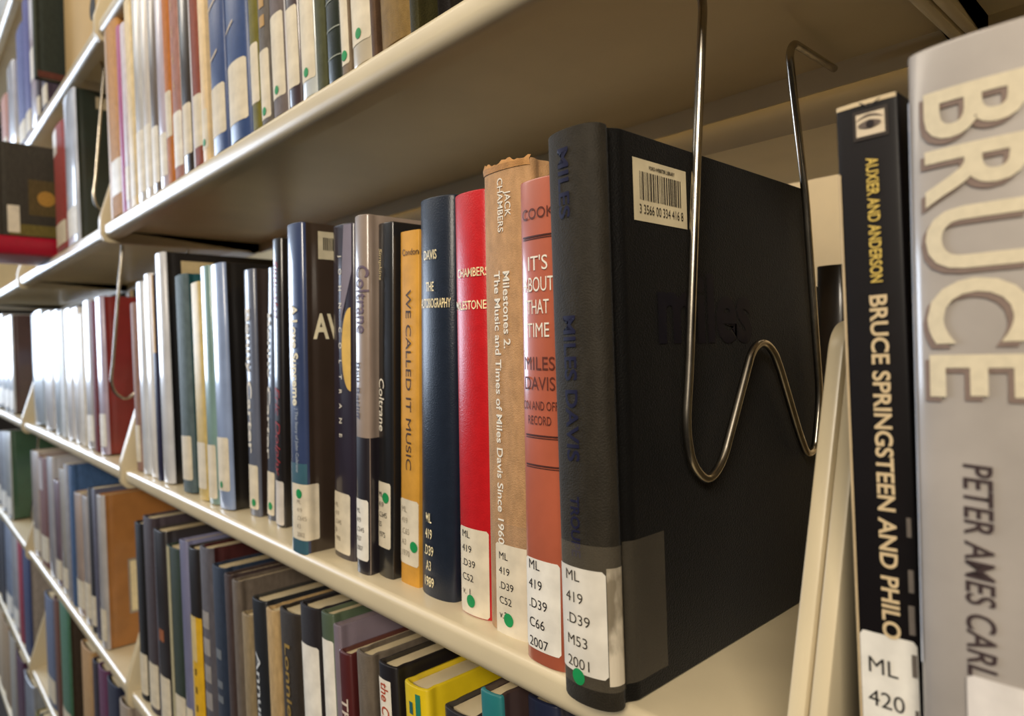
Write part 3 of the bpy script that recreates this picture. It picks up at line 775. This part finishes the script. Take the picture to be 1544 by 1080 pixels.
# middle shelf, farther left
mid = row('middle shelf', ZM, 535, 0.06, [
    (-8, 2, 480, 'jacket', (206, 210, 216), None, 'far pale grey', 'far pale', (.01, .06), {'wl': 1}),
    (2.6, 10, 482, 'jacket', (186, 196, 208), None, 'misty blue', 'misty', (.01, .06), {'wl': 1}),
    (10.6, 16.5, 478, 'jacket', (196, 202, 210), (70, 48, 48), 'silver spined maroon', 'maroon', (.01, .06), {'d': .15, 'wl': 1}),
    (46, 61, 474, 'jacket', (178, 192, 206), None, 'pale steel blue', 'steel blue', None),
    (62.5, 75.5, 474, 'jacket', (214, 214, 218), None, 'bright white', 'bright white', None),
    (78, 87, 470, 'jacket', (176, 190, 204), None, 'light blue grey', 'blue grey', None),
    (88, 95, 469, 'soft', (204, 210, 216), None, 'thin ice white', 'ice', None),
    (95.7, 106, 468, 'jacket', (222, 222, 226), None, 'clean white', 'clean white', None),
    (106.7, 117, 466, 'jacket', (218, 218, 220), None, 'chalk white', 'chalk', None),
    (117.7, 124, 474, 'soft', (212, 208, 200), None, 'thin cream white', 'cream', None),
    (124.7, 134.8, 455, 'jacket', (184, 184, 190), None, 'silver grey', 'silver', (.012, .055), {'wl': 1}),
    (135.5, 143, 455, 'cloth', (104, 30, 34), None, 'thin wine red', 'wine red', None),
    (143.7, 153, 449, 'jacket', (176, 164, 186), (122, 34, 32), 'lavender spined plain red', 'plain red', (.012, .062), {'wl': 1, 'd': .19}),
    (195.5, 204.5, 457, 'cloth', (146, 116, 106), None, 'brown grey', 'brown grey', (.012, .060), {'x': -.990}),
    (206.5, 216, 425, 'jacket', (206, 212, 222), (40, 38, 62), 'white', 'white', None, {'lean': .05}),
    (218, 229, 413, 'jacket', (226, 224, 222), (40, 38, 62), 'plain white', 'plain white', None, {'lean': .05}),
    (229.7, 234.8, 414, 'soft', (40, 40, 66), None, 'thin navy with gold top', 'navy', None, {'lean': .05, 'bands': ((.62, 1.0, -.95, .95, (196, 156, 84), 'gold_panel'),)}),
    (236, 248.5, 381, 'jacket', (206, 208, 214), (24, 22, 24), 'tall white spined black', 'tall', None, {'lean': .05, 'd': .17}),
    (264.5, 280, 415, 'cloth', (88, 104, 110), (26, 76, 84), 'dark teal', 'dark teal', (.014, .062), {'lean': .05}),
    (290, 303, 426, 'soft', (200, 178, 116), None, 'straw yellow', 'straw', (.012, .060), {'lean': .045}),
    (303.7, 317, 401, 'jacket', (122, 152, 148), None, 'seafoam green', 'seafoam', (.006, .060), {'lean': .045}),
    (318, 336, 398, 'jacket', (138, 156, 192), (22, 20, 20), 'light blue spined black', 'light blue', (.018, .070), {'lean': .04, 'dot': 1, 'd': .175}),
], Y=0.010)

# lower shelf
low = row('lower shelf', ZL, 800, 0.055, [
    (-6, 2, 656, 'jacket', (150, 150, 158), None, 'smoky grey', 'smoky', (.012, .06), {'wl': 1}),
    (2.6, 10, 655, 'jacket', (168, 176, 188), None, 'hazy blue', 'hazy', (.012, .06), {'wl': 1}),
    (10.6, 17, 655, 'jacket', (182, 188, 192), (40, 78, 56), 'silver spined green', 'green', (.012, .06), {'wl': 1}),
    (48.5, 58.5, 684, 'jacket', (176, 164, 158), None, 'pale stone', 'stone', (.012, .06)),
    (59.3, 71, 693, 'cloth', (108, 64, 58), None, 'cocoa brown', 'cocoa', (.012, .065), {'bands': ((.70, .98, -.9, .3, (190, 184, 186), 'top_panel'),)}),
    (71.7, 80, 692, 'jacket', (176, 176, 184), None, 'grey silver', 'grey silver', None),
    (80.7, 89, 727, 'jacket', (122, 102, 116), None, 'mauve', 'mauve', (.012, .05)),
    (89.7, 98.5, 710, 'jacket', (172, 168, 162), None, 'dove grey', 'dove grey', (.012, .05)),
    (99, 103, 702, 'soft', (150, 150, 156), None, 'thin grey', 'thin grey', None),
    (103.7, 110, 705, 'cloth', (60, 88, 130), None, 'cobalt blue', 'cobalt', None),
    (110.7, 121.5, 745, 'jacket', (176, 156, 144), None, 'blush tan', 'blush', (.012, .06)),
    (122, 131, 750, 'jacket', (166, 162, 164), None, 'ash grey', 'ash', (.012, .07)),
    (131.7, 138.5, 738, 'cloth', (34, 30, 34), None, 'thin jet black', 'jet', (.012, .06)),
    (139, 144.2, 738, 'soft', (88, 88, 106), None, 'thin navy grey', 'navy grey', None),
    (144.7, 152.7, 748, 'jacket', (174, 172, 174), (158, 106, 54), 'silver spined brown picture cover', 'picture cover', (.012, .06), {'d': .18, 'dy': -.002}),
    (203, 217, 791, 'cloth', (26, 26, 30), None, 'jet black', 'black', (.008, .060), {'y': 938, 'x': -.986}),
    (218.5, 233, 784, 'cloth', (64, 56, 62), None, 'dark plum', 'plum', (.008, .062), {'y': 938}),
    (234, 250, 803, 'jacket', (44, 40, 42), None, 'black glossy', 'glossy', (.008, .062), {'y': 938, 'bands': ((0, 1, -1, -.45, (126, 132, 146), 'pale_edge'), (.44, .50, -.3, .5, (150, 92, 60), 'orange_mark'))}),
    (251.5, 272, 828, 'cloth', (46, 58, 50), None, 'cream and forest green', 'forest green', (.006, .06), {'y': 938, 'bands': ((0.0, 1.0, -1.0, -.1, (176, 166, 128), 'cream_strip'),)}),
    (272.7, 283, 818, 'jacket', (118, 120, 152), None, 'lavender blue', 'lavender', (.006, .06), {'y': 938}),
    (284, 301, 829, 'jacket', (34, 30, 30), None, 'black topped yellow', 'yellow', None, {'y': 938, 'bands': ((0.0, .70, -.95, .95, (214, 168, 36), 'yellow_panel'), (.50, .70, -.95, .3, (206, 190, 144), 'cream_panel'), (.0, .70, -.95, -.35, (206, 186, 120), 'cream_strip'), (.44, .47, -.1, .2, (90, 70, 30), 'mark'), (.36, .39, -.1, .2, (90, 70, 30), 'mark'), (.28, .31, -.1, .2, (90, 70, 30), 'mark'))}),
    (301.7, 318, 828, 'cloth', (84, 82, 90), (60, 26, 26), 'charcoal with pale blocks', 'charcoal', None, {'y': 938, 'bands': tuple((.12 + .11 * q, .19 + .11 * q, -.5, .6, (150, 146, 144), 'pale_block') for q in range(6))}),
    (319, 337.5, 856, 'cloth', (38, 48, 66), None, 'navy with faint title', 'navy', None, {'y': 938, 'bands': ((.62, .66, -.4, .4, (110, 116, 124), 'faint_line'), (.50, .53, -.4, .4, (110, 116, 124), 'faint_line'), (.44, .47, -.4, .4, (110, 116, 124), 'faint_line'))}),
    (338.5, 349, 868, 'cloth', (62, 50, 48), None, 'dark brown', 'dark brown', None, {'y': 938}),
    (349.7, 361, 877, 'cloth', (96, 86, 76), None, 'taupe cloth', 'taupe', None, {'y': 938}),
    (361.7, 376, 926, 'cloth', (132, 116, 88), None, 'short khaki', 'khaki', None, {'y': 938}),
    (377, 397.5, 904, 'jacket', (32, 34, 38), None, 'black with white script', 'script', None, {'y': 938, 'text': (('Annual Round', .20, .80, .012, (196, 200, 204)),)}),
    (398.5, 415, 919, 'cloth', (168, 142, 100), None, 'light tan', 'light tan', None, {'y': 938}),
    (416.5, 447.5, 921, 'cloth', (46, 40, 34), None, 'black brown with gold script', 'gold script', None, {'y': 938, 'text': (('Lonnie Kernan III', .25, .89, .013, (150, 124, 66)),)}),
    (453.5, 482, 917, 'cloth', (34, 30, 32), None, 'black with tall white label', 'tall label', (.02, .222), {'y': 1055, 'wl': 1}),
    (487, 499.5, 926, 'jacket', (78, 92, 72), None, 'green topped', 'green topped', (.06, .236), {'y': 1055, 'wl': 1, 'w': .019}),
    (500, 509, 941, 'jacket', (122, 110, 120), None, 'glossy mauve', 'mauve', None, {'y': 1055, 'x': -.4345, 'w': .0105, 'dy': .000}),
    (511, 533, 986, 'jacket', (78, 30, 30), None, 'maroon', 'maroon', None, {'y': 1055, 'w': .017, 'text': (('THE', .76, .87, .012, (206, 190, 176)),), 'dy': -.004}),
    (537, 566, 987, 'cloth', (96, 86, 74), None, 'grey linen', 'grey linen', None, {'y': 1055, 'dy': -.004, 'w': .020}),
    (569, 602, 1003, 'jacket', (26, 22, 24), None, 'black and white', 'black and white', None, {'y': 1055, 'dy': -.004, 'w': .0215, 'bands': ((.0, .962, -.85, .55, (224, 216, 200), 'white_panel'),), 'text': (('the CH', .84, .952, .0125, (170, 70, 40), -.0015),)}),
    (606, 648, 1034, 'jacket', (214, 186, 26), None, 'yellow and green', 'yellow', None, {'y': 1060, 'dy': -.004, 'w': .0245, 'bands': ((.0, .985, .25, .6, (40, 120, 98), 'green_stripe'), (.93, .96, -.3, .0, (40, 90, 90), 'letter'), (.88, .91, -.3, .0, (40, 90, 90), 'letter'))}),
    (664, 716, 1073, 'jacket', (40, 38, 40), None, 'black edged white', 'black edged', None, {'y': 1078, 'dy': -.002, 'w': .0280}),
    (722, 757, 1044, 'jacket', (36, 112, 116), (60, 46, 44), 'teal', 'teal', None, {'y': 1072, 'dy': -.010, 'w': .0165, 'text': (('CP', .84, .96, .010, (214, 224, 220)),)}),
    (784, 832, 1052, 'jacket', (30, 36, 60), None, 'dark navy', 'dark navy', None, {'y': 1078, 'w': .022, 'dy': .004, 'x': -.2355}),
], Y=0.006)

# two lowest shelves at the left
l2 = row('shelf below', ZL2, 1013, 0.05, [
    (-8, -1, 785, 'cloth', (26, 28, 40), None, 'inky', 'inky', None, {'y': 870}),
    (-.5, 6, 787, 'cloth', (34, 36, 50), None, 'blue black', 'blue black', None, {'y': 870}),
    (7, 16, 790, 'jacket', (156, 170, 196), None, 'powder blue', 'powder blue', (.012, .06), {'y': 870, 'wl': 1}),
    (16.7, 25, 800, 'jacket', (186, 188, 196), None, 'pearl white', 'pearl', (.012, .06), {'y': 870, 'wl': 1}),
    (25.7, 31, 818, 'cloth', (146, 52, 72), None, 'thin crimson', 'crimson', None, {'y': 870}),
    (32, 42, 825, 'cloth', (44, 56, 98), (150, 142, 136), 'royal blue', 'royal blue', None, {'y': 870}),
    (69, 81, 904, 'cloth', (92, 104, 132), None, 'slate blue', 'slate blue', (.012, .06)),
    (82.3, 89.5, 908, 'cloth', (98, 62, 48), None, 'thin russet', 'russet', None),
    (90.3, 102.5, 915, 'cloth', (70, 112, 92), (58, 48, 40), 'sage green', 'sage', (.012, .055)),
    (120.5, 136.5, 0.235, 'cloth', (168, 134, 90), None, 'sand brown', 'sand', None),
    (137.3, 144.5, 0.235, 'cloth', (50, 46, 58), None, 'dim charcoal', 'charcoal', (.01, .05)),
    (145.3, 156.5, 0.24, 'cloth', (92, 54, 84), None, 'purple', 'purple', (.01, .05)),
    (157.3, 173, 0.24, 'cloth', (38, 42, 62), None, 'midnight navy', 'midnight', None),
    (175, 189, 0.235, 'cloth', (146, 134, 122), None, 'mushroom grey', 'mushroom', None),
    (190, 203, 0.24, 'cloth', (52, 50, 60), None, 'graphite', 'graphite', None, {'x': -.998}),
    (206, 222, 0.24, 'cloth', (60, 66, 70), None, 'grey green', 'grey green', None),
    (223, 240, 0.24, 'cloth', (44, 40, 40), None, 'soot black', 'soot', None),
], Y=0.004)
l3 = row('lowest shelf', ZL3, 1045, 0.04, [
    (-7, -1, 0.24, 'cloth', (156, 142, 126), None, 'driftwood', 'driftwood', None),
    (-.5, 6, 0.24, 'cloth', (166, 148, 124), None, 'sandstone', 'sandstone', None),
    (6.7, 14, 0.235, 'cloth', (150, 128, 100), None, 'fawn', 'fawn', None),
    (14.7, 23, 0.235, 'cloth', (150, 146, 138), None, 'cement grey', 'cement', None),
    (24, 34, 0.225, 'cloth', (74, 44, 66), None, 'dark aubergine', 'aubergine', None),
    (35, 48, 0.22, 'jacket', (140, 146, 158), None, 'pewter', 'pewter', None),
    (49, 55, 0.19, 'cloth', (122, 116, 62), None, 'thin moss', 'moss', None, {'x': -1.912}),
    (56, 78, 0.20, 'cloth', (54, 74, 82), None, 'petrol blue', 'petrol', None),
], Y=0.004)

# second shelf from the top and beyond
u2 = row('second shelf from top', ZU2, 60, 0.04, [
    (0, 7.5, 0.20, 'cloth', (186, 142, 132), None, 'salmon', 'salmon', (.05, .09), {'y': 170}),
    (8.5, 17.5, 0.24, 'jacket', (196, 200, 214), None, 'frost white', 'frost', None, {'y': 120}),
    (20, 32, 0.27, 'cloth', (84, 92, 146), None, 'periwinkle blue', 'periwinkle', (.01, .055), {'x': -1.910}),
    (32.6, 41, 0.30, 'cloth', (82, 84, 142), None, 'violet blue', 'violet blue', (.01, .055)),
    (42, 49.5, 0.32, 'jacket', (170, 156, 168), None, 'pale mauve', 'pale mauve', (.10, .165), {'wl': 1}),
    (50, 58, 0.17, 'cloth', (60, 48, 54), None, 'short dark', 'short dark', (.012, .05), {'y': 140, 'x': -1.651}),
    (61, 69, 0.17, 'cloth', (70, 60, 76), None, 'short plum', 'short plum', (.012, .05), {'y': 135}),
], Y=0.004)
root, sh = book('book', 'tall dark green book jutting out over the edge of the second shelf from top', -1.362 - .018, -0.036, ZU2, 0.018, 0.285, d=0.20, lean=0.0, style='cloth', col=(66, 72, 62), face=(50, 56, 50), group='books on the second shelf from top')
sub('base_strip', root, patch_bm(sh, 0.011, 0.15, 0.001, 0.012, 0.0004), mat('cloth', (92, 52, 42)))

# tan storage box beside the dark green book
root = thing('storage_box', 'tan cardboard storage box with dark finger hole on the second shelf from top', 'box', (-1.355, 0.006, ZU2))
bm = bmesh.new(); add_box(bm, 0, 0.252, 0, 0.19, 0, 0.27, 0.003); link_mesh('body', bm, mat('wall', (206, 176, 124)), root)
bm = bmesh.new(); add_box(bm, -0.002, 0.254, -0.002, 0.192, 0.272, 0.31, 0.002); link_mesh('lid', bm, mat('wall', (200, 170, 118)), root)
bm = bmesh.new(); vs = [bm.verts.new((0.214 + .018 * math.cos(t * math.pi / 10), -0.0006, 0.042 + .017 * math.sin(t * math.pi / 10))) for t in range(20)]
vs2 = [bm.verts.new((v.co.x, -0.0001, v.co.z)) for v in vs]; bm.faces.new(vs)
for t in range(20): bm.faces.new((vs[t], vs[(t + 1) % 20], vs2[(t + 1) % 20], vs2[t]))
link_mesh('finger_hole', bm, mat('ink', (18, 14, 12)), root, smooth=0)

# red book lying flat, dark book standing on it, both jutting out of the upper shelf
def flat_book(label, x0, x1, y0, y1, z0, th, col):
    root = thing('book', label, 'book', (x0, y0, z0), (0, 0, 0))
    bm = bmesh.new(); W, D = x1 - x0, y1 - y0
    # boards and a rounded spine along the right-hand side
    prof = []
    for kk in range(9):
        an = -math.pi / 2 + math.pi * kk / 8; prof.append((W - .006 + .006 * math.cos(an), th / 2 + th / 2 * math.sin(an)))
    inner = [(W - .006 + .003 * math.cos(-math.pi / 2 + math.pi * kk / 8), th / 2 + (th / 2 - .003) * math.sin(-math.pi / 2 + math.pi * kk / 8)) for kk in range(9)]
    out = [(0, 0)] + prof + [(0, th)]; inn = [(0, .003)] + inner + [(0, th - .003)]
    A = [[bm.verts.new((p[0], y, p[1])) for p in out] for y in (0, D)]; B = [[bm.verts.new((p[0], y, p[1])) for p in inn] for y in (0, D)]
    n = len(out)
    for i in range(n - 1):
        bm.faces.new((A[0][i], A[0][i + 1], A[1][i + 1], A[1][i])); bm.faces.new((B[0][i], B[0][i + 1], B[1][i + 1], B[1][i]))
        for q in (0, 1): bm.faces.new((A[q][i], A[q][i + 1], B[q][i + 1], B[q][i]))
    for i in (0, n - 1): bm.faces.new((A[0][i], A[1][i], B[1][i], B[0][i]))
    link_mesh('cover', bm, mat('buckram', col), root)
    bm = bmesh.new(); add_box(bm, 0.003, W - 0.0095, 0.004, D - 0.004, 0.0032, th - 0.0032); link_mesh('pages', bm, PAGEW, root, smooth=0)
    return root
flat_book('thick crimson book lying flat, jutting out of the upper shelf', -1.655, -1.495, -0.085, 0.120, ZU, 0.034, (156, 8, 38))
root, sh = book('book', 'dark grey book with gold emblem standing on the crimson book', -1.500 - .045, -0.082, ZU + 0.0342, 0.045, 0.168, d=0.19, style='cloth', col=(74, 68, 60), face=(62, 58, 50))
def side_s(sh, Yd):
    i = min(range(len(sh.pts)), key=lambda i: abs(sh.pts[i].y - Yd) + (0 if sh.cum[i] > 0 else 9)); return sh.cum[i] + (Yd - sh.pts[i].y)
sub('olive_band', root, patch_bm(sh, side_s(sh, .02), side_s(sh, .12), 0.002, 0.022, 0.0004), mat('cloth', (104, 92, 44)))
sub('cover_label', root, patch_bm(sh, side_s(sh, .018), side_s(sh, .036), 0.006, 0.055, 0.0006), LABEL)
sub('cover_picture', root, patch_bm(sh, side_s(sh, .050), side_s(sh, .095), 0.040, 0.105, 0.0004), mat('cloth', (88, 74, 44)))
sub('gold_emblem', root, disc_bm(sh, side_s(sh, .077), .072, .014, .0007), mat('foil', (168, 124, 44)))

# barcode sticker on the dark green cover, picture on the brown cover, sticker on the tall black cover
root, sh, w_, h = up[1]
sub('barcode_label', root, patch_bm(sh, side_s(sh, .035), side_s(sh, .075), h - .030, h - .010, 0.0004), mat('paper', (168, 156, 130)))
root, sh, w_, h = mid[17]
sub('barcode_label', root, patch_bm(sh, side_s(sh, .022), side_s(sh, .060), h - .034, h - .010, 0.0004), mat('paper', (198, 178, 136)))
root, sh, w_, h = low[14]
fr = sub('cover_picture', root, patch_bm(sh, side_s(sh, .034), side_s(sh, .096), h * .20, h * .56, 0.0004), mat('paper', (150, 140, 128)))
sub('picture_ground', fr, patch_bm(sh, side_s(sh, .037), side_s(sh, .093), h * .215, h * .545, 0.0007), mat('paper', (222, 208, 168)))
bm = bmesh.new()
for (yd, zf, rr) in ((.060, .30, .009), (.069, .27, .008), (.076, .34, .007), (.050, .26, .005), (.072, .42, .005)):
    vs = [bm.verts.new((sh.at(side_s(sh, yd) + rr * math.cos(t * .6283), .0010).x, sh.at(side_s(sh, yd) + rr * math.cos(t * .6283), .0010).y, h * zf + rr * (1 + .3 * math.sin(t * 2.1)) * math.sin(t * .6283))) for t in range(10)]
    bm.faces.new(vs)
sub('dark_sprig', fr, bm, mat('ink', (84, 78, 62)))

# books of the opposite side, glimpsed through the gap behind the wire support
for i, (x, w_, h, c_, wd) in enumerate(((-0.300, .030, .215, (206, 198, 182), 'white book of the opposite side, behind the black book'), (-0.262, .034, .212, (216, 212, 204), 'second white book of the opposite side, behind the black book'),
                                        (-0.222, .020, .226, (30, 27, 26), 'black book of the opposite side, beside the bent wire'))):
    root, sh = book('book', wd, x, 0.300, -0.168, w_, h, d=.15, style='jacket', col=c_, group='books of the opposite side')
